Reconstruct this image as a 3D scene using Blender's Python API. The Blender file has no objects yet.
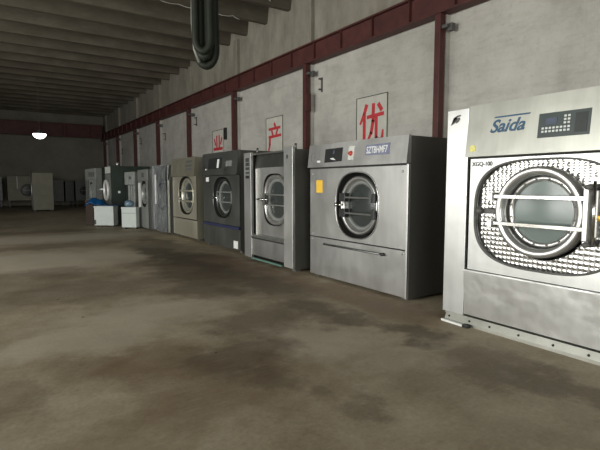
import bpy, bmesh, math, random
from mathutils import Vector, Matrix, noise
random.seed(7)
S = bpy.context.scene
C = S.collection
R = math.radians

# ------------------------------------------------------------------ camera
cam_d = bpy.data.cameras.new('camera'); cam = bpy.data.objects.new('camera', cam_d); C.objects.link(cam)
cam.location = (0, 0, 1.45); cam.rotation_euler = (R(90 - 5.04), 0, R(-33.6))
cam_d.sensor_width = 36; cam_d.lens = 467 / 600 * 36; cam_d.clip_start = 0.05; cam_d.clip_end = 200
S.camera = cam
# ------------------------------------------------------------------ world, daylight through unseen doorways placed off camera
W = bpy.data.worlds.new('overcast_sky'); S.world = W; W.use_nodes = True
bg = W.node_tree.nodes['Background']; bg.inputs[0].default_value = (0.80, 0.90, 1.0, 1); bg.inputs[1].default_value = 1.0
def area(name, loc, rot, sx, sy, power, col=(1.0, 0.98, 0.92)):
    l = bpy.data.lights.new(name, 'AREA'); l.shape = 'RECTANGLE'; l.size = sx; l.size_y = sy; l.energy = power; l.color = col
    o = bpy.data.objects.new(name, l); C.objects.link(o); o.location = loc; o.rotation_euler = rot; return o
area('daylight_unseen_side_doorway', (-9.25, 5.0, 2.4), (R(90), 0, R(-90)), 8.0, 4.4, 1300)
area('daylight_unseen_middle_doorway', (-9.25, 13.0, 1.9), (R(90), 0, R(-90)), 5.0, 3.4, 330)
area('daylight_unseen_rear_doorway', (-2.5, -8.25, 2.4), (R(90), 0, 0), 6.6, 4.4, 650)
S.view_settings.view_transform = 'Standard'; S.view_settings.look = 'None'
S.view_settings.gamma = 1; S.view_settings.use_curve_mapping = False
S.view_settings.exposure = 0.0

# ------------------------------------------------------------------ materials
def new_mat(name):
    m = bpy.data.materials.new(name); m.use_nodes = True
    nt = m.node_tree; b = nt.nodes['Principled BSDF']; return m, nt, b
def nd(nt, t, **kw):
    n = nt.nodes.new(t)
    for k, v in kw.items(): setattr(n, k, v)
    return n
def coords(nt, scale=(1, 1, 1), rnd=True):
    tc = nd(nt, 'ShaderNodeTexCoord'); mp = nd(nt, 'ShaderNodeMapping'); mp.inputs['Scale'].default_value = scale
    if rnd:
        oi = nd(nt, 'ShaderNodeObjectInfo'); ad = nd(nt, 'ShaderNodeVectorMath', operation='SCALE'); ad.inputs[0].default_value = (17, 11, 23)
        nt.links.new(oi.outputs['Random'], ad.inputs['Scale']); nt.links.new(ad.outputs[0], mp.inputs['Location'])
    nt.links.new(tc.outputs['Object'], mp.inputs['Vector']); return mp.outputs[0]
def noise_n(nt, vec, scale, detail=4, rough=0.6):
    n = nd(nt, 'ShaderNodeTexNoise'); n.inputs['Scale'].default_value = scale; n.inputs['Detail'].default_value = detail
    n.inputs['Roughness'].default_value = rough; nt.links.new(vec, n.inputs['Vector']); return n.outputs['Fac']
def ramp(nt, fac, stops):
    r = nd(nt, 'ShaderNodeValToRGB'); e = r.color_ramp.elements
    e[0].position, e[0].color = stops[0][0], (*stops[0][1], 1); e[1].position, e[1].color = stops[-1][0], (*stops[-1][1], 1)
    for p, c in stops[1:-1]:
        x = e.new(p); x.color = (*c, 1)
    nt.links.new(fac, r.inputs[0]); return r.outputs[0]
def rng(nt, v, a, b, c, d):
    m = nd(nt, 'ShaderNodeMapRange'); nt.links.new(v, m.inputs[0])
    for i, x in enumerate((a, b, c, d)): m.inputs[i + 1].default_value = x
    return m.outputs[0]
def mix(nt, fac, a, b, mode='MIX'):
    m = nd(nt, 'ShaderNodeMix', data_type='RGBA', blend_type=mode)
    for s, v in ((0, fac), (6, a), (7, b)):
        if hasattr(v, 'links'): nt.links.new(v, m.inputs[s])
        elif isinstance(v, (int, float)): m.inputs[s].default_value = v
        else: m.inputs[s].default_value = (*v, 1)
    return m.outputs[2]
def bump(nt, b, h, strength, dist=0.01):
    n = nd(nt, 'ShaderNodeBump'); n.inputs['Strength'].default_value = strength; n.inputs['Distance'].default_value = dist
    nt.links.new(h, n.inputs['Height']); nt.links.new(n.outputs[0], b.inputs['Normal'])
def sc(c, k): return tuple(x * k for x in c)

def steel(name, col=(0.60, 0.60, 0.57), r0=0.28, r1=0.5, metal=0.9, wave=0.25):
    m, nt, b = new_mat(name)
    v = coords(nt, (1, 1, 0.12)); n = noise_n(nt, v, 9, 6)
    v2 = coords(nt); n2 = noise_n(nt, v2, 1.6, 3); n3 = noise_n(nt, v2, 14, 6, 0.7)
    c = ramp(nt, n, [(0.3, sc(col, 0.92)), (0.7, sc(col, 1.06))])
    c = mix(nt, rng(nt, n3, 0.6, 0.8, 0, 0.3), c, sc((0.5, 0.46, 0.38), 0.5))
    nt.links.new(c, b.inputs['Base Color']); b.inputs['Metallic'].default_value = metal
    nt.links.new(rng(nt, n2, 0.3, 0.7, r0, r1), b.inputs['Roughness'])
    bump(nt, b, n2, wave, 0.05); return m
def plain(name, col, rough=0.5, metal=0.0, var=0.15, sc_=8, bmp=0.0, spec=None):
    m, nt, b = new_mat(name); v = coords(nt); n = noise_n(nt, v, sc_, 5)
    nt.links.new(ramp(nt, n, [(0.3, sc(col, 1 - var)), (0.7, sc(col, 1 + var))]), b.inputs['Base Color'])
    b.inputs['Roughness'].default_value = rough; b.inputs['Metallic'].default_value = metal
    if spec is not None: b.inputs['Specular IOR Level'].default_value = spec
    if bmp: bump(nt, b, n, bmp, 0.02)
    return m
M = {}
M['bright'] = steel('brushed_steel_bright', (0.54, 0.55, 0.535), 0.32, 0.42, 0.8, 0.12)
M['buckled'] = steel('buckled_bright_steel', (0.64, 0.65, 0.63), 0.26, 0.38, 0.8, 0.35)
M['bright_head'] = steel('brushed_steel_header', (0.50, 0.51, 0.46), 0.32, 0.42, 0.8, 0.12)
M['steel'] = steel('brushed_steel', (0.45, 0.455, 0.44), 0.30, 0.46, 0.88, 0.12)
M['steel_light'] = steel('brushed_steel_light', (0.58, 0.585, 0.57), 0.3, 0.45, 0.85, 0.12)
M['steel_dark'] = steel('brushed_steel_dark', (0.20, 0.21, 0.20), 0.25, 0.45, 0.85, 0.2)
M['blackened2'] = steel('tarnished_steel', (0.07, 0.072, 0.066), 0.35, 0.5, 0.6)
M['blackened'] = steel('blackened_steel', (0.10, 0.11, 0.105), 0.2, 0.35, 0.8)
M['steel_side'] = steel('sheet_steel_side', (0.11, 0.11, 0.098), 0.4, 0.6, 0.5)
M['warm'] = steel('brushed_steel_warm', (0.52, 0.50, 0.40), 0.35, 0.5, 0.75)
M['warm_head'] = steel('brushed_steel_warm_header', (0.34, 0.33, 0.25), 0.35, 0.5, 0.75)
M['grey_old'] = steel('worn_grey_steel', (0.34, 0.35, 0.335), 0.35, 0.55, 0.6)
M['chrome'] = plain('polished_steel', (0.60, 0.60, 0.58), 0.16, 1.0, 0.05)
M['ring'] = plain('satin_door_ring', (0.52, 0.52, 0.505), 0.28, 0.8, 0.08)
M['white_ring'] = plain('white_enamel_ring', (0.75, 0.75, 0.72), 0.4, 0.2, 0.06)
M['gap'] = plain('rubber_black', (0.015, 0.015, 0.014), 0.7)
M['black'] = plain('black_plastic', (0.02, 0.022, 0.022), 0.35)
M['white'] = plain('white_paint', (0.72, 0.74, 0.72), 0.5, 0, 0.06)
M['offwhite'] = plain('dusty_white_paint', (0.55, 0.57, 0.53), 0.55, 0, 0.1)
M['box_white'] = plain('cool_white_paint', (0.50, 0.55, 0.52), 0.5, 0, 0.06)
M['grime_white'] = plain('grimy_white_paint', (0.30, 0.32, 0.30), 0.55, 0, 0.3, 6)
M['green'] = plain('dark_green_paint', (0.014, 0.026, 0.019), 0.45, 0, 0.2)
M['greenkick'] = plain('green_skirting', (0.09, 0.18, 0.145), 0.5)
M['tan'] = plain('tan_board', (0.19, 0.185, 0.14), 0.6, 0, 0.12, 2)
M['grey_dark'] = plain('dark_grey_paint', (0.09, 0.09, 0.085), 0.5)
M['grey_mid'] = plain('mid_grey_paint', (0.17, 0.18, 0.17), 0.5)
M['yellow'] = plain('yellow_sticker', (0.80, 0.50, 0.04), 0.5, 0, 0.05)
M['paleyellow'] = plain('pale_yellow_sticker', (0.72, 0.68, 0.22), 0.5, 0, 0.25, 40)
M['brass'] = plain('brass', (0.72, 0.45, 0.10), 0.3, 0.9)
M['blue'] = plain('blue_tarp', (0.004, 0.065, 0.19), 0.45, 0, 0.25, 6)
M['bluebar'] = plain('blue_trim', (0.022, 0.027, 0.07), 0.4)
M['navy'] = plain('navy_ink', (0.03, 0.09, 0.16), 0.5)
M['label'] = plain('label_blue_grey', (0.17, 0.185, 0.27), 0.5)
M['ink'] = plain('dark_ink', (0.03, 0.035, 0.035), 0.6)
M['sign_red'] = plain('red_sign_paint', (0.50, 0.035, 0.045), 0.65, 0, 0.15)
M['sign_frame'] = plain('dark_green_line_paint', (0.05, 0.075, 0.05), 0.6)
M['sign_board'] = plain('whitewashed_board', (0.52, 0.51, 0.46), 0.85, 0, 0.08, 5)
M['knob_red'] = plain('red_knob', (0.45, 0.06, 0.04), 0.4)
M['card'] = plain('brown_cardboard', (0.04, 0.024, 0.017), 0.8)
M['cable'] = plain('black_rubber_cable', (0.014, 0.017, 0.012), 0.55, spec=0.2)
M['cable_grey'] = plain('grey_rubber_cable', (0.17, 0.18, 0.15), 0.5)
M['wire'] = plain('pale_wire', (0.5, 0.5, 0.45), 0.5)
M['btn'] = plain('pale_button', (0.62, 0.66, 0.64), 0.4)
M['panel'] = plain('control_panel_grey', (0.045, 0.06, 0.06), 0.35)
M['lcd'] = plain('display_blue_grey', (0.09, 0.11, 0.15), 0.2)

def red_steel():
    m, nt, b = new_mat('oxide_red_steel'); v = coords(nt, rnd=False); n = noise_n(nt, v, 3, 7, 0.7)
    nt.links.new(ramp(nt, n, [(0.3, (0.048, 0.014, 0.012)), (0.55, (0.080, 0.022, 0.019)), (0.75, (0.105, 0.036, 0.030))]), b.inputs['Base Color'])
    b.inputs['Roughness'].default_value = 0.6; bump(nt, b, n, 0.2); return m
M['red'] = red_steel()

def glass(name, col, trans=0.75, rough=0.05):
    m, nt, b = new_mat(name); b.inputs['Base Color'].default_value = (*col, 1); b.inputs['Roughness'].default_value = rough
    b.inputs['Transmission Weight'].default_value = trans; b.inputs['IOR'].default_value = 1.45; return m
M['glass'] = glass('door_glass', (0.30, 0.37, 0.35), 0.5, 0.15)
M['glass_dark'] = glass('smoked_door_glass', (0.10, 0.115, 0.11), 0.6, 0.16)

def dimpled():
    m, nt, b = new_mat('embossed_steel'); v = coords(nt, rnd=False)
    vo = nd(nt, 'ShaderNodeTexVoronoi'); vo.inputs['Scale'].default_value = 23; vo.inputs['Randomness'].default_value = 0.12
    nt.links.new(v, vo.inputs['Vector'])
    b.inputs['Base Color'].default_value = (0.44, 0.44, 0.425, 1); b.inputs['Metallic'].default_value = 0.95
    b.inputs['Roughness'].default_value = 0.2
    h = rng(nt, vo.outputs['Distance'], 0, 0.65, 1, 0); h.node.interpolation_type = 'SMOOTHSTEP'; bump(nt, b, h, 0.8, 0.009); return m
M['dimple'] = dimpled()

def drum_mat():
    m, nt, b = new_mat('perforated_drum_steel'); v = coords(nt, rnd=False)
    vo = nd(nt, 'ShaderNodeTexVoronoi'); vo.inputs['Scale'].default_value = 24; vo.inputs['Randomness'].default_value = 0.0
    nt.links.new(v, vo.inputs['Vector'])
    nt.links.new(ramp(nt, vo.outputs['Distance'], [(0.28, (0.02, 0.02, 0.02)), (0.34, (0.42, 0.44, 0.42))]), b.inputs['Base Color'])
    b.inputs['Metallic'].default_value = 0.8; b.inputs['Roughness'].default_value = 0.35; return m
M['drum'] = drum_mat()

def plastic():
    m, nt, b = new_mat('clear_plastic_wrap'); v = coords(nt, (1, 1, 0.5), False); n = noise_n(nt, v, 6, 6, 0.7)
    b.inputs['Base Color'].default_value = (0.36, 0.38, 0.40, 1); b.inputs['Roughness'].default_value = 0.1
    nt.links.new(rng(nt, n, 0.35, 0.7, 0.12, 0.55), b.inputs['Alpha']); bump(nt, b, n, 0.6, 0.05); return m
M['wrap'] = plastic()

def floor_mat():
    m, nt, b = new_mat('stained_concrete_floor'); v = coords(nt, rnd=False)
    big = noise_n(nt, v, 0.35, 6, 0.62); mid = noise_n(nt, v, 1.7, 8, 0.7); fine = noise_n(nt, v, 30, 6, 0.75)
    c = ramp(nt, mid, [(0.25, (0.26, 0.215, 0.15)), (0.5, (0.39, 0.345, 0.26)), (0.75, (0.50, 0.455, 0.36))])
    c = mix(nt, rng(nt, big, 0.5, 0.62, 0, 0.4), c, (0.21, 0.165, 0.105))
    c = mix(nt, 0.5, c, ramp(nt, fine, [(0.3, (0.1, 0.085, 0.06)), (0.7, (0.55, 0.5, 0.42))]), 'SOFT_LIGHT')
    # old oil and water stains, plus pale patches that paint in daylight
    wob = nd(nt, 'ShaderNodeTexNoise'); wob.inputs['Scale'].default_value = 1.5; wob.inputs['Detail'].default_value = 8; wob.inputs['Roughness'].default_value = 0.65
    nt.links.new(v, wob.inputs['Vector'])
    def stain_or_light(cx, cy, rx, ry, amt, col, c, rot=0.0, soft=0.55):
        mp = nd(nt, 'ShaderNodeVectorMath', operation='MULTIPLY_ADD'); nt.links.new(wob.outputs['Color'], mp.inputs[0])
        mp.inputs[1].default_value = (1.6, 1.6, 0); mp.inputs[2].default_value = (-0.8, -0.8, 0)
        ad = nd(nt, 'ShaderNodeVectorMath', operation='ADD'); nt.links.new(v, ad.inputs[0]); nt.links.new(mp.outputs[0], ad.inputs[1])
        sb = nd(nt, 'ShaderNodeVectorMath', operation='SUBTRACT'); nt.links.new(ad.outputs[0], sb.inputs[0]); sb.inputs[1].default_value = (cx, cy, 0)
        ro = nd(nt, 'ShaderNodeVectorRotate', rotation_type='Z_AXIS'); nt.links.new(sb.outputs[0], ro.inputs['Vector']); ro.inputs['Angle'].default_value = rot
        ml = nd(nt, 'ShaderNodeVectorMath', operation='MULTIPLY'); nt.links.new(ro.outputs[0], ml.inputs[0]); ml.inputs[1].default_value = (1 / rx, 1 / ry, 0)
        ln = nd(nt, 'ShaderNodeVectorMath', operation='LENGTH'); nt.links.new(ml.outputs[0], ln.inputs[0])
        f = rng(nt, ln.outputs['Value'], 1.0, soft - 0.1, 0, amt)
        return mix(nt, f, c, col)
    dk = (0.070, 0.052, 0.032)
    for a in FLOOR_STAINS_AND_LIGHT: c = stain_or_light(a[0], a[1], a[2] * 1.35, a[3] * 1.35, a[4], dk if len(a) < 6 else a[5], c)
    # small crumbs of dirt
    for q, (scl, col_) in enumerate(((1.7, (0.03, 0.025, 0.02)), (1.1, (0.6, 0.57, 0.5)))):
        vo = nd(nt, 'ShaderNodeTexVoronoi'); vo.inputs['Scale'].default_value = scl; vo.inputs['Randomness'].default_value = 1.0; nt.links.new(v, vo.inputs['Vector'])
        c = mix(nt, rng(nt, vo.outputs['Distance'], 0.035 * scl / 1.7, 0.02 * scl / 1.7, 0, 0.85), c, col_)
    # scratches and scuffs
    v3 = coords(nt, (0.6, 9, 1), False); s = noise_n(nt, v3, 2.5, 5, 0.7)
    c = mix(nt, rng(nt, s, 0.58, 0.75, 0, 0.22), c, (0.52, 0.48, 0.40))
    nt.links.new(c, b.inputs['Base Color'])
    nt.links.new(rng(nt, mid, 0.3, 0.7, 0.55, 0.85), b.inputs['Roughness']); b.inputs['Specular IOR Level'].default_value = 0.3
    bump(nt, b, fine, 0.15, 0.01); return m
#            x     y    rx    ry   amount
RB = (0.20, 0.115, 0.07); BR = (0.17, 0.115, 0.06)
LT = (0.60, 0.555, 0.45)  # pale tone, painting the brighter daylight band into the floor colour
FLOOR_STAINS_AND_LIGHT = [(0.6, 10.0, 1.9, 1.3, 0.6, LT), (1.2, 14.0, 2.2, 0.9, 0.6, LT), (1.5, 5.3, 1.0, 0.5, 0.45, LT), (0.6, 4.6, 0.8, 0.4, 0.4, LT), (2.5, 3.5, 0.5, 0.5, 0.3, LT), (3.0, 2.7, 0.5, 0.35, 0.25, LT),
    (3.45, 7.8, 0.62, 1.9, 0.8), (2.75, 7.6, 0.6, 1.5, 0.75), (2.95, 9.8, 0.42, 1.6, 0.75), (3.3, 5.7, 0.45, 0.8, 0.65), (2.35, 6.0, 0.45, 0.6, 0.55), (3.5, 11.6, 0.3, 1.6, 0.5),
    (0.9, 6.9, 1.3, 0.7, 0.4), (0.3, 8.2, 1.2, 0.7, 0.3), (0.8, 16.0, 2.2, 0.5, 0.4), (1.0, 12.2, 1.6, 0.45, 0.35),
    (1.15, 3.7, 0.55, 0.5, 0.55, BR), (1.7, 3.5, 0.5, 0.45, 0.55), (1.1, 2.9, 0.5, 0.3, 0.45, BR), (1.9, 2.9, 0.5, 0.4, 0.35, BR), (2.3, 4.3, 0.5, 0.4, 0.5), (1.75, 3.0, 0.22, 0.3, 0.4), (3.05, 4.3, 0.3, 0.55, 0.6), (3.3, 3.7, 0.2, 0.3, 0.5),
    (3.4, 3.0, 0.28, 0.35, 0.65), (3.2, 2.2, 0.35, 0.35, 0.4), (3.4, 1.6, 0.2, 0.4, 0.5), (1.9, 2.3, 0.2, 0.16, 0.4), (0.4, 2.4, 0.4, 0.4, 0.35, BR), (-0.1, 3.6, 0.3, 0.4, 0.3),
    (3.85, 4.7, 0.3, 1.5, 0.5, RB), (3.75, 7.4, 0.3, 1.3, 0.4, RB)]
M['floor'] = floor_mat()

def wall_mat():
    m, nt, b = new_mat('whitewashed_concrete_wall'); v = coords(nt, rnd=False)
    n = noise_n(nt, v, 0.9, 8, 0.68); n2 = noise_n(nt, coords(nt, (1, 1, 0.35), False), 1.6, 8, 0.72); f = noise_n(nt, v, 12, 6, 0.7)
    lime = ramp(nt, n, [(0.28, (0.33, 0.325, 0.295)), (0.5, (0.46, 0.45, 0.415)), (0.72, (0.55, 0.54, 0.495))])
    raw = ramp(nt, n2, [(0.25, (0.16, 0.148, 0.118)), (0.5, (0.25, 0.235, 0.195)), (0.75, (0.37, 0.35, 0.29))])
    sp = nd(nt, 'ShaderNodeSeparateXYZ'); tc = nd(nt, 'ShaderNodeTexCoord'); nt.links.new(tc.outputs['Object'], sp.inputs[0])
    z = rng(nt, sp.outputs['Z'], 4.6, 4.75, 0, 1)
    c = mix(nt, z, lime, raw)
    sm = noise_n(nt, coords(nt, (0.6, 0.6, 3.0), False), 2.4, 8, 0.72)
    c = mix(nt, rng(nt, sm, 0.5, 0.72, 0, 0.38), c, (0.27, 0.255, 0.215))
    c = mix(nt, rng(nt, f, 0.55, 0.75, 0, 0.35), c, (0.22, 0.2, 0.16))
    c = mix(nt, rng(nt, n2, 0.62, 0.75, 0, 0.3), c, (0.27, 0.25, 0.2))
    # panel joints of the precast wall
    br = nd(nt, 'ShaderNodeTexBrick'); br.offset = 0.0; br.inputs['Scale'].default_value = 1.0; br.inputs['Mortar Size'].default_value = 0.006
    br.inputs['Brick Width'].default_value = 2.12; br.inputs['Row Height'].default_value = 1.15
    br.inputs['Color1'].default_value = (0, 0, 0, 1); br.inputs['Color2'].default_value = (0, 0, 0, 1); br.inputs['Mortar'].default_value = (1, 1, 1, 1)
    cb = nd(nt, 'ShaderNodeCombineXYZ'); ad = nd(nt, 'ShaderNodeMath', operation='ADD')
    nt.links.new(sp.outputs['X'], ad.inputs[0]); nt.links.new(sp.outputs['Y'], ad.inputs[1]); nt.links.new(ad.outputs[0], cb.inputs['X']); nt.links.new(sp.outputs['Z'], cb.inputs['Y'])
    nt.links.new(cb.outputs[0], br.inputs['Vector'])
    c = mix(nt, rng(nt, br.outputs['Color'], 0, 1, 0, 0.08), c, (0.12, 0.11, 0.09))
    nt.links.new(c, b.inputs['Base Color']); b.inputs['Roughness'].default_value = 0.9; b.inputs['Specular IOR Level'].default_value = 0.2
    bump(nt, b, f, 0.25, 0.01); return m
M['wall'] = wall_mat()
def ceil_mat():
    m, nt, b = new_mat('grey_precast_concrete'); v = coords(nt, (0.5, 2, 1), False); n = noise_n(nt, v, 1.5, 8, 0.7)
    n2 = noise_n(nt, coords(nt, rnd=False), 0.5, 3)
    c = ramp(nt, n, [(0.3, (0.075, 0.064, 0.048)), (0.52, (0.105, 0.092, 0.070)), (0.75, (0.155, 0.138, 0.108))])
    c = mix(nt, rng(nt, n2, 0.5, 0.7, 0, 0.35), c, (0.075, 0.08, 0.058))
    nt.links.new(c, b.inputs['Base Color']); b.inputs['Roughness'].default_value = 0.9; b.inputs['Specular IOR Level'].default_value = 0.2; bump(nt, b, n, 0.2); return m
M['ceiling'] = ceil_mat()
def far_mat():
    m, nt, b = new_mat('dingy_far_wall'); v = coords(nt, rnd=False); n = noise_n(nt, v, 0.5, 7, 0.7)
    nt.links.new(ramp(nt, n, [(0.3, (0.15, 0.14, 0.11)), (0.7, (0.24, 0.23, 0.185))]), b.inputs['Base Color']); b.inputs['Roughness'].default_value = 0.9; return m
M['far'] = far_mat()

# ------------------------------------------------------------------ mesh helpers
class MB:
    def __init__(s): s.bm = bmesh.new()
    def box(s, x0, x1, y0, y1, z0, z1, bev=0.0):
        vs = [s.bm.verts.new((x, y, z)) for x in (x0, x1) for y in (y0, y1) for z in (z0, z1)]
        fs = [s.bm.faces.new([vs[i] for i in f]) for f in ((0, 1, 3, 2), (4, 6, 7, 5), (0, 4, 5, 1), (2, 3, 7, 6), (0, 2, 6, 4), (1, 5, 7, 3))]
        if bev > 0:
            es = list({e for f in fs for e in f.edges})
            bmesh.ops.bevel(s.bm, geom=es, offset=bev, segments=2, affect='EDGES', profile=0.6)
        return s
    def prism(s, pts, y0, y1):            # outline in (x, z) drawn out along y
        a = [s.bm.verts.new((p[0], y0, p[1])) for p in pts]; b = [s.bm.verts.new((p[0], y1, p[1])) for p in pts]
        n = len(pts); s.bm.faces.new(a); s.bm.faces.new(b[::-1])
        for i in range(n): s.bm.faces.new((a[i], b[i], b[(i + 1) % n], a[(i + 1) % n]))
        return s
    def plate(s, pts, x0, x1):            # outline in (y, z) with thickness along x
        a = [s.bm.verts.new((x0, p[0], p[1])) for p in pts]; b = [s.bm.verts.new((x1, p[0], p[1])) for p in pts]
        n = len(pts); s.bm.faces.new(a); s.bm.faces.new(b[::-1])
        for i in range(n): s.bm.faces.new((a[i], b[i], b[(i + 1) % n], a[(i + 1) % n]))
        return s
    def lathe(s, cy, cz, prof, n=64, shape=None, smooth=True, close=False):   # profile of (x, r) round an axis along x
        rings = []
        for x, r in prof:
            if r < 1e-6: rings.append([s.bm.verts.new((x, cy, cz))]); continue
            row = []
            for i in range(n):
                t = 2 * math.pi * i / n; k = shape(t) if shape else 1.0
                row.append(s.bm.verts.new((x, cy + r * k * math.cos(t), cz + r * k * math.sin(t))))
            rings.append(row)
        pairs = list(zip(rings, rings[1:])) + ([(rings[-1], rings[0])] if close else [])
        for a, b in pairs:
            for i in range(n):
                j = (i + 1) % n
                if len(a) == 1 and len(b) == 1: continue
                if len(a) == 1: f = s.bm.faces.new((a[0], b[i], b[j]))
                elif len(b) == 1: f = s.bm.faces.new((a[i], b[0], a[j]))
                else: f = s.bm.faces.new((a[i], b[i], b[j], a[j]))
                f.smooth = smooth
        return s
    def tube(s, pts, r, n=10, cap=True):
        pts = [Vector(p) for p in pts]; rings = []; up = None
        for i, p in enumerate(pts):
            d = (pts[min(i + 1, len(pts) - 1)] - pts[max(i - 1, 0)]).normalized()
            if up is None: up = Vector((0, 0, 1)) if abs(d.z) < 0.9 else Vector((1, 0, 0))
            a = d.cross(up).normalized(); up = a.cross(d).normalized()
            rr = r[i] if isinstance(r, (list, tuple)) else r
            rings.append([s.bm.verts.new(p + (a * math.cos(2 * math.pi * k / n) + up * math.sin(2 * math.pi * k / n)) * rr) for k in range(n)])
        for a, b in zip(rings, rings[1:]):
            for k in range(n):
                f = s.bm.faces.new((a[k], a[(k + 1) % n], b[(k + 1) % n], b[k])); f.smooth = True
        if cap: s.bm.faces.new(rings[0][::-1]); s.bm.faces.new(rings[-1])
        return s
    def holed(s, y0, y1, z0, z1, cy, cz, hole, x0, depth, n=96):
        # panel in the plane x0 with an opening; the rim of the opening runs back by depth
        th = sorted(set([2 * math.pi * i / n for i in range(n)] + [math.atan2(z - cz, y - cy) % (2 * math.pi) for y in (y0, y1) for z in (z0, z1)]))
        O, H, B, K = [], [], [], []
        for t in th:
            c, q = math.cos(t), math.sin(t)
            ks = []
            if c > 1e-9: ks.append((y1 - cy) / c)
            if c < -1e-9: ks.append((y0 - cy) / c)
            if q > 1e-9: ks.append((z1 - cz) / q)
            if q < -1e-9: ks.append((z0 - cz) / q)
            k = min(ks); r = hole(t)
            O.append(s.bm.verts.new((x0, cy + k * c, cz + k * q))); H.append(s.bm.verts.new((x0, cy + r * c, cz + r * q)))
            B.append(s.bm.verts.new((x0 + depth, cy + r * c, cz + r * q))); K.append(s.bm.verts.new((x0 + 0.015, cy + k * c, cz + k * q)))
        m = len(th)
        for i in range(m):
            j = (i + 1) % m
            s.bm.faces.new((O[i], H[i], H[j], O[j])); f = s.bm.faces.new((H[i], B[i], B[j], H[j])); f.smooth = True
            s.bm.faces.new((K[i], O[i], O[j], K[j]))
        return s
    def build(s, name, mat, parent=None, flat=False):
        bmesh.ops.recalc_face_normals(s.bm, faces=s.bm.faces)
        me = bpy.data.meshes.new(name); s.bm.to_mesh(me); s.bm.free(); me.materials.append(mat)
        o = bpy.data.objects.new(name, me); C.objects.link(o)
        if parent is not None: o.parent = parent
        return o
def superell(a, b, e):
    return lambda t: (abs(math.cos(t) / a) ** e + abs(math.sin(t) / b) ** e) ** (-1 / e)
def tag(o, label, cat, group=None, kind=None):
    if label: o['label'] = label
    if cat: o['category'] = cat
    if group: o['group'] = group
    if kind: o['kind'] = kind
    return o
def thing(name, loc, label, cat, rz=0.0, group=None):
    o = bpy.data.objects.new(name, None); C.objects.link(o); o.location = loc; o.rotation_euler = (0, 0, rz); o.empty_display_size = 0.2
    return tag(o, label, cat, group)
def structure(o): o['kind'] = 'structure'; return o
FACE = Matrix(((0, 0, -1), (-1, 0, 0), (0, 1, 0)))         # text facing -x
def text(name, body, size, mat, parent, x, y, z, shear=0.0, extrude=0.002, bold=0.0, sx=1.0, align='LEFT', mtx=FACE):
    cu = bpy.data.curves.new(name, 'FONT'); cu.body = body; cu.size = size; cu.shear = shear; cu.extrude = extrude; cu.offset = bold
    cu.align_x = align
    t = bpy.data.objects.new('text', cu); C.objects.link(t)
    dg = bpy.context.evaluated_depsgraph_get(); me = bpy.data.meshes.new_from_object(t.evaluated_get(dg))
    bpy.data.objects.remove(t); bpy.data.curves.remove(cu)
    for v in me.vertices:
        p = mtx @ Vector((v.co.x * sx, v.co.y, v.co.z)); v.co = (x + p.x, y + p.y, z + p.z)
    me.name = name; me.materials.clear(); me.materials.append(mat)
    o = bpy.data.objects.new(name, me); C.objects.link(o); o.parent = parent; return o

# ------------------------------------------------------------------ the hall
XW = 7.15; X0 = -9.0; Y0 = -8.0; Y1 = 36.6; ZC = 6.95
structure(MB().box(X0, XW, Y0, Y1, -0.2, 0).build('floor', M['floor']))
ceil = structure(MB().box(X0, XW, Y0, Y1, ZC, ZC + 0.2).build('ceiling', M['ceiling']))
k = -14
while 11.23 + 1.29 * k < Y1 - 0.2:
    y = 11.23 + 1.29 * k; k += 1
    if y < Y0 + 0.2: continue
    m = MB(); a = m.bm
    m2 = [(y, 6.20), (y + 0.13, 6.20), (y + 0.17, 6.26), (y + 0.24, ZC), (y - 0.16, ZC), (y - 0.015, 6.23)]
    A = [a.verts.new((X0 + 0.01, p[0], p[1])) for p in m2]; B = [a.verts.new((XW - 0.002, p[0], p[1])) for p in m2]
    a.faces.new(A); a.faces.new(B[::-1])
    for i in range(6): a.faces.new((A[i], B[i], B[(i + 1) % 6], A[(i + 1) % 6]))
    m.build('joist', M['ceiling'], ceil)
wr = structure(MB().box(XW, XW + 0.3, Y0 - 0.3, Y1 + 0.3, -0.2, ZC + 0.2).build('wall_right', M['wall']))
structure(MB().box(X0 - 0.3, XW, Y1, Y1 + 0.3, -0.2, ZC + 0.2).build('wall_far', M['far']))
m = MB()                                                   # unseen left wall, doorways placed to let daylight in
for a in ((Y0 - 0.3, 1.0, -0.2, ZC + 0.2), (9.0, 10.5, -0.2, ZC + 0.2), (15.5, Y1 + 0.3, -0.2, ZC + 0.2), (10.5, 15.5, 3.6, ZC + 0.2), (10.5, 15.5, -0.2, 0.0), (1.0, 9.0, 4.6, ZC + 0.2), (1.0, 9.0, -0.2, 0.0)): m.box(X0 - 0.3, X0, *a)
structure(m.build('wall_left', M['wall']))
m = MB()
for a in ((X0, -5.8, -0.2, ZC + 0.2), (0.8, XW, -0.2, ZC + 0.2), (-5.8, 0.8, 4.6, ZC + 0.2), (-5.8, 0.8, -0.2, 0.0)): m.box(a[0], a[1], Y0 - 0.3, Y0, a[2], a[3])
structure(m.build('wall_back', M['wall']))

COLS = [1.62, 5.86, 10.14, 14.41, 18.66, 22.88, 27.1, 31.35, 35.3]
ORD = ['behind the nearest washer', 'between the nearest two washers', 'left of the red sign with the largest character', 'between the two farther red signs',
       'left of the farthest red sign', 'above the plastic-wrapped washer', 'fourth from the far corner', 'third from the far corner', 'in the far corner of the hall']
ORD[6] = 'two columns nearer than the one in the far corner'; ORD[7] = 'next to the one in the far corner'
for y in COLS:
    MB().box(7.04, XW + 0.01, y - 0.05, y + 0.22, 0, 6.2, 0.01).build('pilaster', M['wall'], wr)
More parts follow.
